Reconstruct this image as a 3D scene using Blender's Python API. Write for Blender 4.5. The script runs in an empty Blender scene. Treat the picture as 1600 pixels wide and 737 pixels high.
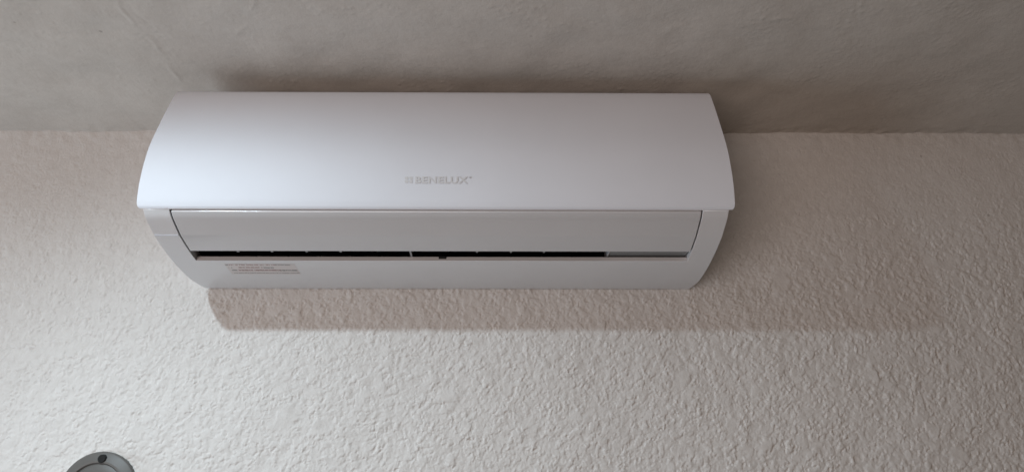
import bpy, bmesh, math, random
import numpy as np
from math import radians, sin, cos
from mathutils import Vector, Matrix, Euler

# ------------------------------------------------------------------ scene, camera, light
S = bpy.context.scene
C = S.collection
Z0 = 2.15            # height of the unit's underside above the floor
rng = np.random.default_rng(11)
random.seed(5)

CX, CY, CZ = 0.100, -1.1594, -0.2796
PITCH, YAW, ROLL = 0.3142, 0.0077, -0.0004
FPX = 1080.0
fw = Vector((sin(YAW)*cos(PITCH), cos(YAW)*cos(PITCH), sin(PITCH)))
r0 = Vector((cos(YAW), -sin(YAW), 0)); u0 = r0.cross(fw)
rt = r0*cos(ROLL)+u0*sin(ROLL); up = -r0*sin(ROLL)+u0*cos(ROLL)
cd = bpy.data.cameras.new('camera'); cam = bpy.data.objects.new('camera', cd); C.objects.link(cam)
cam.matrix_world = Matrix(((rt.x, up.x, -fw.x, CX), (rt.y, up.y, -fw.y, CY), (rt.z, up.z, -fw.z, CZ+Z0), (0, 0, 0, 1)))
cd.sensor_width = 36; cd.lens = 36*FPX/1600; cd.clip_start = 0.02; cd.clip_end = 50
S.camera = cam
S.view_settings.view_transform = 'Standard'; S.view_settings.look = 'None'
S.view_settings.exposure = 0.06; S.view_settings.gamma = 1

W = bpy.data.worlds.new('World'); S.world = W; W.use_nodes = True
bg = W.node_tree.nodes['Background']
bg.inputs['Color'].default_value = (1.0, 0.70, 0.30, 1); bg.inputs['Strength'].default_value = 0.02

def aim(o, p):
    o.rotation_euler = (Vector(p)-o.location).to_track_quat('-Z', 'Y').to_euler()
# recessed ceiling spot, in front of and left of the unit, just out of frame
ld = bpy.data.lights.new('ceiling_spot', 'SPOT'); lamp = bpy.data.objects.new('ceiling_spot', ld); C.objects.link(lamp)
lamp.location = (-0.557, -0.795, Z0+0.367)
ld.energy = 58; ld.color = (0.73, 0.90, 1.0); ld.shadow_soft_size = 0.016
ld.spot_size = radians(169); ld.spot_blend = 0.9
aim(lamp, (-0.557+.12, -0.830, Z0+.376-1))
# daylight from the left side of the room
ad = bpy.data.lights.new('window_light', 'AREA'); win = bpy.data.objects.new('window_light', ad); C.objects.link(win)
ad.shape = 'DISK'; ad.size = 1.7; ad.energy = 23; ad.color = (0.74, 0.88, 1.0)
win.location = (-2.2, -0.6, Z0-1.2); aim(win, (-0.1, 0, Z0+.1))
# warm spill from the room behind the viewer
fd = bpy.data.lights.new('room_light', 'AREA'); fro = bpy.data.objects.new('room_light', fd); C.objects.link(fro)
fd.shape = 'DISK'; fd.size = 1.7; fd.energy = 25; fd.color = (1.0, 0.82, 0.74)
fro.location = (-0.8, -2.6, Z0-0.6); aim(fro, (-0.1, 0, Z0+.1))

# ------------------------------------------------------------------ helpers
def obj(name, me_or_bm, mat=None, parent=None, smooth=True, **kw):
    if isinstance(me_or_bm, bmesh.types.BMesh):
        me = bpy.data.meshes.new(name); me_or_bm.normal_update(); me_or_bm.to_mesh(me); me_or_bm.free()
    else:
        me = me_or_bm
    o = bpy.data.objects.new(name, me); C.objects.link(o)
    if mat: me.materials.append(mat)
    if smooth:
        me.polygons.foreach_set('use_smooth', [True]*len(me.polygons))
    if parent: o.parent = parent
    for k, v in kw.items(): o[k] = v
    return o
def bevel(o, w=.0015, seg=3, ang=35):
    m = o.modifiers.new('bevel', 'BEVEL'); m.width = w; m.segments = seg; m.limit_method = 'ANGLE'; m.angle_limit = radians(ang)
    m.harden_normals = True
    return o
def spline(pts, n):
    """Catmull-Rom through pts, n samples per span"""
    P = [np.array(p, float) for p in pts]; P = [2*P[0]-P[1]]+P+[2*P[-1]-P[-2]]
    out = []
    for i in range(1, len(P)-2):
        for k in range(n):
            t = k/n
            out.append(.5*((2*P[i])+(-P[i-1]+P[i+1])*t+(2*P[i-1]-5*P[i]+4*P[i+1]-P[i+2])*t*t+(-P[i-1]+3*P[i]-3*P[i+1]+P[i+2])*t**3))
    out.append(P[-2]); return out
def normals2(pts):
    out = []
    for i in range(len(pts)):
        a = pts[max(i-1, 0)]; b = pts[min(i+1, len(pts)-1)]; t = (b-a)/np.linalg.norm(b-a)
        out.append(np.array((-t[1], t[0])))
    return out
def prism(prof, x0, x1, hw=None, bm=None):
    """closed section prof [(d,z)] swept along X; d = distance out of the wall"""
    bm = bm or bmesh.new(); A = []; B = []
    for i, (d, z) in enumerate(prof):
        s = hw(i) if hw else 0
        A.append(bm.verts.new((x0+s, -d, z))); B.append(bm.verts.new((x1-s, -d, z)))
    n = len(prof)
    for i in range(n):
        j = (i+1) % n; bm.faces.new((A[i], A[j], B[j], B[i]))
    bm.faces.new(A[::-1]); bm.faces.new(B)
    bmesh.ops.recalc_face_normals(bm, faces=bm.faces); return bm
def box(x0, x1, d0, d1, z0, z1, bm=None):
    return prism([(d0, z0), (d1, z0), (d1, z1), (d0, z1)], x0, x1, bm=bm)

def nodes(name):
    m = bpy.data.materials.new(name); m.use_nodes = True; nt = m.node_tree
    return m, nt, nt.nodes['Principled BSDF']
def noise(nt, scale, detail=4, rough=.5, vec=None):
    n = nt.nodes.new('ShaderNodeTexNoise'); n.inputs['Scale'].default_value = scale
    n.inputs['Detail'].default_value = detail; n.inputs['Roughness'].default_value = rough
    if vec: nt.links.new(vec, n.inputs['Vector'])
    return n
def ramp(nt, src, stops):
    r = nt.nodes.new('ShaderNodeValToRGB'); nt.links.new(src, r.inputs[0]); e = r.color_ramp.elements
    for i, (p, c) in enumerate(stops):
        if i > 1: e.new(p)
        e[i].position = p; e[i].color = (*c, 1) if len(c) == 3 else c
    return r
def bump(nt, b, src, dist, strength=1., prev=None):
    n = nt.nodes.new('ShaderNodeBump'); n.inputs['Distance'].default_value = dist; n.inputs['Strength'].default_value = strength
    nt.links.new(src, n.inputs['Height'])
    if prev: nt.links.new(prev.outputs[0], n.inputs['Normal'])
    nt.links.new(n.outputs[0], b.inputs['Normal']); return n

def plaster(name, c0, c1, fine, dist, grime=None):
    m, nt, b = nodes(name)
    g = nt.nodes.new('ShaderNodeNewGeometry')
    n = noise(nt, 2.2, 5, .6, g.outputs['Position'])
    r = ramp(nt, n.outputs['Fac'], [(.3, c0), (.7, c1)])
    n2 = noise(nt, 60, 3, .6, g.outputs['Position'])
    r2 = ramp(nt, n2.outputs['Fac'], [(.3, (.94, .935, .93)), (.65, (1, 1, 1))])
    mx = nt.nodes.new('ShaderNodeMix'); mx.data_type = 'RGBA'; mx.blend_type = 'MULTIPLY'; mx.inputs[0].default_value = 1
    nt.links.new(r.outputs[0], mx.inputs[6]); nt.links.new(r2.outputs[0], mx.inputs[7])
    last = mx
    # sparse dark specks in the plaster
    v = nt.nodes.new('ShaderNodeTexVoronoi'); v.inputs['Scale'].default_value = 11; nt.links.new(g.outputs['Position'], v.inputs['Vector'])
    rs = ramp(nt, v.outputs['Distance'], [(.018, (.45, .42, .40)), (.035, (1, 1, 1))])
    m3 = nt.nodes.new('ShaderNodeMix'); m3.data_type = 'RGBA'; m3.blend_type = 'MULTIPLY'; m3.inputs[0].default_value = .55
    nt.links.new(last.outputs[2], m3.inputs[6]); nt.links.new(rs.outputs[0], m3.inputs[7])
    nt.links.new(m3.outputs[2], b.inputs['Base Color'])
    b.inputs['Roughness'].default_value = .75; b.inputs['Specular IOR Level'].default_value = .3
    n3 = noise(nt, fine, 5, .6, g.outputs['Position'])
    bump(nt, b, n3.outputs['Fac'], dist)
    return m
M_wall = plaster('wall_paint', (.625, .608, .590), (.670, .656, .638), 260, .0008)
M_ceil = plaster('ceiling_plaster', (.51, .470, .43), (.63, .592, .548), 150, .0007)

def plastic(name, col, rough=.35, coat=0., n_amt=.00006, mott=.03):
    m, nt, b = nodes(name)
    g = nt.nodes.new('ShaderNodeTexCoord')
    n = noise(nt, 6, 4, .6, g.outputs['Object'])
    c1 = tuple(c*(1-mott) for c in col)
    r = ramp(nt, n.outputs['Fac'], [(.35, c1), (.65, col)]); nt.links.new(r.outputs[0], b.inputs['Base Color'])
    n2 = noise(nt, 9, 6, .7, g.outputs['Object'])
    mr = nt.nodes.new('ShaderNodeMapRange'); mr.inputs[3].default_value = rough-.05; mr.inputs[4].default_value = rough+.06
    nt.links.new(n2.outputs['Fac'], mr.inputs[0]); nt.links.new(mr.outputs[0], b.inputs['Roughness'])
    b.inputs['Coat Weight'].default_value = coat; b.inputs['Coat Roughness'].default_value = .12
    n3 = noise(nt, 900, 2, .5, g.outputs['Object']); bump(nt, b, n3.outputs['Fac'], n_amt)
    return m
M_panel = plastic('white_panel_plastic', (.675, .695, .745), .60); M_panel.node_tree.nodes['Principled BSDF'].inputs['Specular IOR Level'].default_value = .12
M_body = plastic('white_body_plastic', (.66, .655, .665), .30)
M_flap = plastic('glossy_flap_plastic', (.58, .575, .585), .16, coat=.2)
for m_ in (M_body, M_flap): m_.node_tree.nodes['Principled BSDF'].inputs['Specular IOR Level'].default_value = .8
M_dark = plastic('duct_shade_black', (.006, .006, .008), .5)
M_vane = plastic('black_vane_plastic', (.012, .012, .014), .4)
M_grey = plastic('grey_inner_plastic', (.22, .22, .22), .5)
M_tip = plastic('pale_pivot_plastic', (.35, .35, .36), .5)
M_cover = plastic('grey_cover_plastic', (.12, .114, .107), .5, mott=.15)
M_seal = plastic('white_sealant', (.62, .62, .60), .6)
M_hole = plastic('hole_black', (.004, .004, .004), .8)
m, nt, b = nodes('silver_print'); b.inputs['Base Color'].default_value = (.60, .605, .62, 1); b.inputs['Metallic'].default_value = .1; b.inputs['Roughness'].default_value = .4; M_logo = m
M_film = plastic('sticker_film', (.63, .585, .575), .3)
M_red = plastic('faded_red_print', (.38, .25, .25), .5)
M_gprint = plastic('grey_print', (.30, .295, .30), .5)

# ------------------------------------------------------------------ wall and ceiling relief
def tile_noise(n, size, lo, hi, seed, an=1.0):
    """periodic band-passed noise, n x n samples over size metres; wavelengths lo..hi (m)"""
    r = np.random.default_rng(seed)
    F = np.fft.rfft2(r.standard_normal((n, n)))
    fy = np.fft.fftfreq(n, size/n)[:, None]*an; fx = np.fft.rfftfreq(n, size/n)[None, :]
    k = np.sqrt(fx*fx+fy*fy)+1e-9
    F *= np.exp(-.5*((np.log(k)-np.log(1/math.sqrt(lo*hi)))/(.5*math.log(hi/lo)))**2)
    o = np.fft.irfft2(F, (n, n)); return o/o.std()
def samp(T, size, U, V):
    n = T.shape[0]; a = (U/size*n) % n; b_ = (V/size*n) % n
    i = a.astype(int); j = b_.astype(int); fa = a-i; fb = b_-j; i2 = (i+1) % n; j2 = (j+1) % n; i %= n; j %= n
    return (T[j, i]*(1-fa)*(1-fb)+T[j, i2]*fa*(1-fb)+T[j2, i]*(1-fa)*fb+T[j2, i2]*fa*fb)
def sst(a, b, x):
    t = np.clip((x-a)/(b-a), 0, 1); return t*t*(3-2*t)
def axis(a0, a1, b0, b1, core, outer):
    """dense between b0..b1, coarse to a0 / a1"""
    L = [np.arange(a0, b0-outer*.5, outer)] if a0 < b0 else []
    L.append(np.linspace(b0, b1, int(round((b1-b0)/core))+1))
    if a1 > b1: L.append(np.arange(b1+outer, a1+outer, outer))
    return np.concatenate(L)
def grid_mesh(name, P, flip=False):
    ny, nx = P.shape[:2]; me = bpy.data.meshes.new(name)
    me.vertices.add(nx*ny); me.vertices.foreach_set('co', P.reshape(-1).astype(np.float32))
    idx = np.arange(nx*ny).reshape(ny, nx)
    q = np.stack([idx[:-1, :-1], idx[:-1, 1:], idx[1:, 1:], idx[1:, :-1]], -1).reshape(-1, 4)
    if flip: q = q[:, ::-1]
    nf = len(q); me.loops.add(nf*4); me.loops.foreach_set('vertex_index', q.reshape(-1).astype(np.int32))
    me.polygons.add(nf); me.polygons.foreach_set('loop_start', np.arange(0, nf*4, 4, dtype=np.int32))
    me.polygons.foreach_set('use_smooth', np.ones(nf, bool)); me.update(); me.validate(); return me

CEIL = 0.2983; SLOPE = 0.095     # the ceiling rises gently into the room
def wall_relief(X, Z):
    """splatter of plaster droplets, flattened with a blade and rolled over with paint"""
    T = 2.0
    X2 = X+samp(tile_noise(1024, T, .006, .02, 1), T, X, Z)*.0011; Z2 = Z+samp(tile_noise(1024, T, .006, .02, 2), T, X, Z)*.0011
    n1 = samp(tile_noise(1024, T, .012, .030, 3), T, X, Z)
    n2 = samp(tile_noise(2048, T, .0042, .0105, 4), T, X2, Z2)
    n3 = samp(tile_noise(2048, T, .0030, .0050, 9), T, X, Z)
    clus = samp(tile_noise(1024, T, .03, .09, 31), T, X, Z)
    big = samp(tile_noise(512, T, .12, .35, 5), T, X, Z)
    h = .00048*sst(-1, 1, n2)+.00022*n1+.00010*n3
    ax = X[0]; az = Z[:, 0]; x0, x1, z0, z1 = -.90, 1.06, -.36, .30
    N = 44000; r = np.random.default_rng(77)
    cx = r.uniform(x0, x1, N); cz = r.uniform(z0, z1, N)
    R = np.minimum(.0019*np.exp(r.standard_normal(N)*.42), .0105); R[:500] *= 2.3
    asp = r.uniform(1.0, 1.9, N); th = r.uniform(0, math.pi, N); H = r.uniform(.00060, .00130, N); H[:500] = .00130
    ct = np.cos(th); st_ = np.sin(th); m = R*1.5
    ia = np.searchsorted(ax, cx-m*asp); ib = np.searchsorted(ax, cx+m*asp); ja = np.searchsorted(az, cz-m*asp); jb = np.searchsorted(az, cz+m*asp)
    D = np.zeros_like(X)
    for k in range(N):
        sl = (slice(ja[k], jb[k]), slice(ia[k], ib[k]))
        dx = X2[sl]-cx[k]; dz = Z2[sl]-cz[k]
        u = (dx*ct[k]+dz*st_[k])/asp[k]; v = -dx*st_[k]+dz*ct[k]
        t = np.clip((1.22-np.sqrt(u*u+v*v)/R[k])/.45, 0, 1)
        np.maximum(D[sl], H[k]*t*t*(3-2*t), out=D[sl])
    h = h*(1-.75*D/.00130)+D
    h = h*np.clip(1.1+.28*clus, .55, 1.7)
    h = h*(.33+.67*(1-sst(-.04, .22, Z)))                    # roller texture thins out towards the ceiling
    return h+big*.0004
X = axis(-3.0, 3.0, -.90, 1.06, .0013, .05); Z = axis(-2.15, CEIL+.02, -.36, CEIL+.02, .0013, .05)
XX, ZZ = np.meshgrid(X, Z)
core = ((XX > -.91) & (XX < 1.07) & (ZZ > -.37))
h = wall_relief(XX, ZZ)*core
corner = sst(CEIL-.05, CEIL, ZZ)
lump = samp(tile_noise(512, 2.0, .03, .15, 42), 2.0, XX, ZZ)
h = h*(1-.6*corner)+corner*(.0005*lump*core+.0012*np.sin(XX*7.3)+.0008*np.sin(XX*23+1))
P = np.stack([XX, -h, ZZ+Z0], -1)
wall = obj('wall', grid_mesh('wall', P, flip=False), M_wall, smooth=False, kind='structure')

def px_ceiling(px, py):
    d = fw+rt*((px-800)/FPX)+up*((368.5-py)/FPX); t = (CEIL-CZ-SLOPE*CY)/(d.z+SLOPE*d.y)
    return CX+d.x*t, CY+d.y*t
def ceil_relief(X, Y):
    T = 2.0
    a = samp(tile_noise(512, T, .10, .30, 21), T, X, Y)*.0016
    b_ = samp(tile_noise(1024, T, .03, .07, 22, an=.6), T, X, Y)
    c = samp(tile_noise(1024, T, .008, .02, 23), T, X, Y)
    mask = sst(.3, 1.3, samp(tile_noise(512, T, .12, .3, 24), T, X, Y))
    h = a*.35+b_*.00005+c*.00003+mask*sst(.9, 1.5, c)*.0005
    # trowel ridges running diagonally on the left
    for (p, q, amp, w, sd) in (((150, -40), (300, 145), .0011, .0035, 1), ((172, -20), (262, 62), -.0007, .0022, 2), ((420, -30), (360, 70), .0006, .003, 3), ((1180, 25), (1260, 30), .0007, .004, 4), ((1020, 60), (1120, 20), .0004, .006, 5)):
        x0, y0 = px_ceiling(*p); x1, y1 = px_ceiling(*q); dx, dy = x1-x0, y1-y0; L = math.hypot(dx, dy)
        s = ((X-x0)*dx+(Y-y0)*dy)/L; t = ((X-x0)*-dy+(Y-y0)*dx)/L
        wob = .004*np.sin(s*45+sd)+.0018*np.sin(s*140+sd*2); br = .55+.45*np.sin(s*90+sd)
        h = h+amp*br*np.exp(-((t+wob)/w)**2)*sst(-.01, .03, s)*(1-sst(L-.03, L+.01, s))
    return h
X = axis(-3.0, 3.0, -.72, .98, .0026, .05); Y = axis(-2.6, .02, -.46, .02, .0022, .05)
XX, YY = np.meshgrid(X, Y)
core = ((XX > -.73) & (XX < .99) & (YY > -.47))
h = ceil_relief(XX, YY)*core
edge = sst(-.03, 0, YY)
lump = samp(tile_noise(512, 2.0, .03, .12, 41), 2.0, XX, YY)
h = h+edge*core*(.0016*np.sin(XX*5.1+.6)+.0010*np.sin(XX*17)+.0006*lump)
P = np.stack([XX, YY, CEIL+Z0-h-SLOPE*YY], -1)
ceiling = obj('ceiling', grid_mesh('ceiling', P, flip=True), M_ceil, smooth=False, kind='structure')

# ------------------------------------------------------------------ the air conditioner
ac = bpy.data.objects.new('air_conditioner', None); C.objects.link(ac); ac.location = (0, 0, Z0)
ac['label'] = 'white wall-mounted split air conditioner with curved front panel, high on textured wall under ceiling'
ac['category'] = 'air conditioner'
HB = .4175; OP = .3805      # half width of body and of the opening
under = spline([(.2325, .0600), (.2225, .0512), (.2070, .0425), (.1925, .0348)], 5)[:-1]+spline([(.1925, .0348), (.1740, .0280), (.155, .0220), (.128, .0148), (.100, .0088), (.060, .0030), (.020, .0004), (.0045, .0008), (.0025, .0030)], 5)
def on_under(d, off=0.):
    """point on the underside surface at depth d, pushed out by off"""
    for i in range(len(under)-1):
        a, b_ = under[i], under[i+1]
        if b_[0] <= d <= a[0]:
            t = (a[0]-d)/(a[0]-b_[0]); p = a+(b_-a)*t; tg = (b_-a)/np.linalg.norm(b_-a)
            n = np.array((-tg[1], tg[0]));  n = n if n[1] < 0 else -n
            return p+n*off
    return under[-1]
DL = .128     # depth of the lower lip of the outlet
iL = min(range(len(under)), key=lambda i: abs(under[i][0]-DL))
front_hidden = spline([(.0025, .262), (.120, .264), (.176, .262), (.206, .206), (.226, .150), (.2325, .100), (.2325, .0600)], 3)
bm = bmesh.new()
xs = [-HB, -OP, OP, HB]
def taper(d): return .006*(1-min(d/.06, 1))**1.5       # sides curve in a little at the wall
prof = front_hidden[:-1]+under
rows = []
for p in prof:
    rows.append([bm.verts.new((x-math.copysign(taper(p[0]), x) if abs(x) == HB else x, -p[0], p[1])) for x in xs])
nf = len(front_hidden)-1
for i in range(len(prof)-1):
    for k in range(3):
        if k == 1 and nf <= i < nf+iL: continue     # outlet opening
        bm.faces.new((rows[i][k], rows[i][k+1], rows[i+1][k+1], rows[i+1][k]))
# end caps
for k in (0, 3): bm.faces.new([r[k] for r in rows])
# cheeks of the opening, running inwards
for k, s in ((1, 1), (2, -1)):
    prev = None
    for i in range(nf, nf+iL+1):
        p = prof[i]; q = bm.verts.new((xs[k]-s*.0012, -(p[0]-.030), p[1]+.026))
        if prev: bm.faces.new((rows[i-1][k], rows[i][k], q, prev))
        prev = q
# lip of the outlet
a, b_ = rows[nf+iL][1], rows[nf+iL][2]
c = bm.verts.new((OP, -(DL-.003), under[iL][1]+.0075)); d = bm.verts.new((-OP, -(DL-.003), under[iL][1]+.0075))
e = bm.verts.new((OP, -(DL-.02), under[iL][1]+.0085)); f = bm.verts.new((-OP, -(DL-.02), under[iL][1]+.0085))
bm.faces.new((a, b_, c, d)); bm.faces.new((d, c, e, f))
bmesh.ops.recalc_face_normals(bm, faces=bm.faces)
body = bevel(obj('body', bm, M_body, ac), .0018, 3, 38)

# curved front panel: a 6 mm shell with rolled ends
out = spline([(.1800, .2768), (.1868, .2745), (.1955, .2590), (.2150, .2100), (.2335, .1550), (.2392, .1050), (.2385, .0780), (.2362, .0655), (.2335, .0612)], 7)
nn = normals2(out)
inn = [p-n*.006 if (p-n*.006)[0] < p[0] else p+n*.006 for p, n in zip(out, nn)]
sec = out+inn[::-1]
Lout = np.cumsum([0]+[np.linalg.norm(out[i+1]-out[i]) for i in range(len(out)-1)])
def hwf(i):
    j = i if i < len(out) else 2*len(out)-1-i
    s = Lout[j]; top = max(0, 1-s/.014); bot = max(0, 1-(Lout[-1]-s)/.010)
    return .009*(1-math.sqrt(max(0, 1-top**2)))+.004*(1-math.sqrt(max(0, 1-bot**2)))+.0045*(1-min(s/Lout[-1]*1.3, 1))
panel = bevel(obj('front_panel', prism(sec, -.4255, .4255, hwf), M_panel, ac), .0022, 4, 50)

# flap (horizontal louvre)
iv = [p for p in under if p[0] >= .154]
nv = normals2(iv)
fo = []
for p in iv[1:]:
    q = on_under(p[0], .0002); fo.append(q)
fi = [np.array((q[0]-.0012, q[1]+.0042)) for q in fo]
flap = bevel(obj('air_flap', prism(fo+fi[::-1], -OP+.0022, OP-.0020), M_flap, ac), .0011, 3, 38)

# raised seam line on the left cheek
q0 = on_under(.1935, -.0004); q1 = on_under(.1935, .0007); q2 = on_under(.1915, .0007); q3 = on_under(.1915, -.0004)
obj('side_seam', prism([q0, q1, q2, q3], -HB+.002, -OP-.001), M_panel, ac, False)

# outlet duct behind the flap, open towards the slot; near-black colour paints its shade
XD = .258
bm = bmesh.new()
duct = [(DL-.0195, under[iL][1]+.0086), (.050, .036), (.040, .075), (.085, .118), (.205, .118), (.2235, .066)]
A = [bm.verts.new((-OP+.0016, -d, z)) for d, z in duct]; B = [bm.verts.new((XD, -d, z)) for d, z in duct]
for i in range(len(duct)-1): bm.faces.new((A[i], A[i+1], B[i+1], B[i]))
bm.faces.new(A); bm.faces.new(B[::-1])
duct_o = obj('air_duct', bm, M_dark, ac, False)
# grey motor housing closing the right end of the outlet
hb = box(XD+.0006, OP-.0016, .060, .150, under[iL][1]+.0100, .110)
hb = box(XD+.0006, OP-.0016, .1502, .190, .0540, .090, bm=hb)
bevel(obj('motor_housing', hb, M_grey, ac), .001, 2)
bevel(obj('housing_edge', box(XD-.0022, XD+.0004, .100, .153, under[iL][1]+.009, .036), M_tip, ac), .0005, 2)

# upright vanes with pale pivots, central divider
vane_me = None
for i, x in enumerate((-.312, -.260, -.207, -.155, -.103, .003, .054, .106, .157, .209)):
    vb = prism([(.060, .040), (.125, .030), (.138, .036), (.138, .062), (.075, .085)], -.0007, .0007) if vane_me is None else None
    if vane_me is None:
        v = obj('vane', vb, M_vane, ac, False); vane_me = v.data
        pv = obj('pivot', box(-.0016, .0016, .1395, .1445, .0250, .0310), M_tip, v, False); piv_me = pv.data
        v.location = (x, 0, 0)
    else:
        v = obj('vane', vane_me, None, ac, False); v.location = (x, 0, 0)
        if x in (-.312, .003, .209, -.103): continue
        pv = obj('pivot', piv_me, None, v, False)
obj('divider', prism([(.110, .0235), (.124, .0215), (.150, .0255), (.150, .060), (.110, .060)], -.0493, -.0468), M_tip, ac, False)
# small catch on the lip below the divider
obj('catch', box(-.006, .006, DL-.0032, DL-.0014, under[iL][1]+.0035, under[iL][1]+.0075), M_hole, ac, False)
# horizontal link bar joining the vanes
obj('link_bar', box(-.36, .245, .118, .122, .033, .036), M_vane, ac, False)

# ------------------------------------------------------------------ lettering on the panel
def panel_at(z, off=0.):
    for i in range(len(out)-1):
        a, b_ = out[i], out[i+1]
        if b_[1] <= z <= a[1]:
            t = (a[1]-z)/(a[1]-b_[1]); p = a+(b_-a)*t; return p[0]+off
def text_mesh(name, s, size, mat, parent, x, z, sx=1.0, off=.0, extr=.0002, width=None):
    cu = bpy.data.curves.new(name, 'FONT'); cu.body = s; cu.size = size; cu.offset = off; cu.extrude = extr
    cu.space_character = 1.06
    t = bpy.data.objects.new('tmp', cu); C.objects.link(t)
    dg = bpy.context.evaluated_depsgraph_get(); me = bpy.data.meshes.new_from_object(t.evaluated_get(dg))
    bpy.data.objects.remove(t)
    n = len(me.vertices); co = np.zeros(n*3, np.float32); me.vertices.foreach_get('co', co); co = co.reshape(-1, 3)
    w = co[:, 0].max()-co[:, 0].min()
    if width: sx = width/w
    X_ = (co[:, 0]-co[:, 0].min())*sx+x; Zv = co[:, 1]+z; lift = co[:, 2]
    D = np.array([panel_at(zz) for zz in Zv])+.00050+lift
    me.vertices.foreach_set('co', np.stack([X_, -D, Zv], -1).reshape(-1).astype(np.float32)); me.update()
    me.name = name; return obj(name, me, mat, parent, False)
ZT = .0985; HT = .0105
text_mesh('brand_lettering', 'BENELUX', HT*1.37, M_logo, panel, -.0320, ZT, off=.00045, width=.0760)
text_mesh('registered_mark', '®', .0048, M_logo, panel, .0453, ZT+.0075, width=.0030)
bm = bmesh.new()
for i in range(2):
    for j in range(2):
        x = -.0470+i*.0064; z = ZT+.0002+j*.0054
        q = .0012
        pts = [(x+(q if (i, j) != (9, 9) else 0), z), (x+.0054-q*.3, z), (x+.0054, z+.0046-q), (x+.0054-q, z+.0046), (x, z+.0046-q*.3), (x, z+q)]
        f_ = [bm.verts.new((a, -(panel_at(b_)+.0004), b_)) for a, b_ in pts]
        g_ = [bm.verts.new((a, -(panel_at(b_)+.00002), b_)) for a, b_ in pts]
        bm.faces.new(f_)
        for k in range(6): bm.faces.new((f_[k], g_[k], g_[(k+1) % 6], f_[(k+1) % 6]))
bmesh.ops.recalc_face_normals(bm, faces=bm.faces)
obj('emblem', bm, M_logo, panel, False)

# ------------------------------------------------------------------ worn sticker on the underside
sx0, sx1, sd0, sd1 = -.341, -.231, .118, .081
bm = bmesh.new(); R = []
for k in range(7):
    d = sd0+(sd1-sd0)*k/6; p = on_under(d, .00025); R.append([bm.verts.new((x, -p[0], p[1])) for x in (sx0, sx1)])
for k in range(6): bm.faces.new((R[k][0], R[k][1], R[k+1][1], R[k+1][0]))
bmesh.ops.recalc_face_normals(bm, faces=bm.faces)
st = obj('sticker', bm, M_film, ac)
st['label'] = 'worn clear warning sticker with faded red and grey lines of small print'
def print_rows(name, rows_, mat):
    bm = bmesh.new()
    for (x0, x1, d, hgt, fill) in rows_:
        x = x0
        while x < x1:
            w = random.uniform(.0006, .0020)
            if random.random() < fill:
                P_ = []
                for (xx, dd) in ((x, d), (x+w, d), (x+w, d-hgt), (x, d-hgt)):
                    p = on_under(dd, .00040); P_.append(bm.verts.new((xx, -p[0], p[1])))
                bm.faces.new(P_)
            x += w+random.choice((.0003, .0004, .0011))
    bmesh.ops.recalc_face_normals(bm, faces=bm.faces)
    return obj(name, bm, mat, st, False)
print_rows('red_print', [(-.334, -.262, .1165, .0026, .75), (-.322, -.285, .1080, .0034, .95), (-.325, -.258, .0990, .0046, .98)], M_red)
print_rows('grey_print', [(-.340, -.336, .1165, .003, 1), (-.262, -.238, .1165, .0026, .9), (-.338, -.326, .1075, .003, .6), (-.283, -.266, .1075, .0036, .9), (-.336, -.328, .0985, .004, .9), (-.260, -.233, .0985, .0050, 1.0), (-.336, -.2325, .0875, .0022, 1.0)], M_gprint)

# ------------------------------------------------------------------ round grey cover, cut by the lower frame edge
d_ = fw+rt*((153-800)/FPX)+up*((368.5-769)/FPX); t_ = -CY/d_.y
cxw, czw = CX+d_.x*t_, CZ+d_.z*t_
cv = bpy.data.objects.new('round_cover', None); C.objects.link(cv); cv.location = (cxw, -.0006, czw+Z0)
cv['label'] = 'round grey plastic fixture cover with stepped rings on the wall below the unit'; cv['category'] = 'cover plate'
def lathe(prof, n=72, start=0.):
    bm = bmesh.new(); Rr = []
    for r, h in prof:
        if r == 0: Rr.append([bm.verts.new((0, -h, 0))]); continue
        Rr.append([bm.verts.new((r*cos(2*math.pi*k/n), -h, r*sin(2*math.pi*k/n))) for k in range(n)])
    for i in range(len(Rr)-1):
        a, b_ = Rr[i], Rr[i+1]
        for k in range(n):
            k2 = (k+1) % n
            if len(b_) == 1: bm.faces.new((a[k], a[k2], b_[0]))
            elif len(a) == 1: bm.faces.new((a[0], b_[k], b_[k2]))
            else: bm.faces.new((a[k], a[k2], b_[k2], b_[k]))
    bmesh.ops.recalc_face_normals(bm, faces=bm.faces); return bm
RC = .0615
bevel(obj('base_ring', lathe([(RC, -.004), (RC, .004), (RC-.0015, .0065), (RC-.011, .0115), (RC-.0125, .0118), (RC-.014, .0130), (RC-.0165, .0130), (RC-.0185, .0105)]), M_cover, cv), .0004, 2, 30)
bevel(obj('cover_disc', lathe([(RC-.0187, .0100), (RC-.024, .0125), (RC-.031, .0135), (RC-.033, .0158), (RC-.036, .0160), (RC-.038, .0138), (.015, .0155), (0, .016)]), M_cover, cv), .0004, 2, 30)
sc = obj('screw_hole', lathe([(.0064, -.008), (.0064, .0005), (.0050, .0012), (.0035, .0006), (0, .0004)], 20), M_hole, cv); sc.location = (.0045, -.0132, RC-.0108)  # black plug, its colour paints the darkness of a screw hole
S.cycles.samples = 96
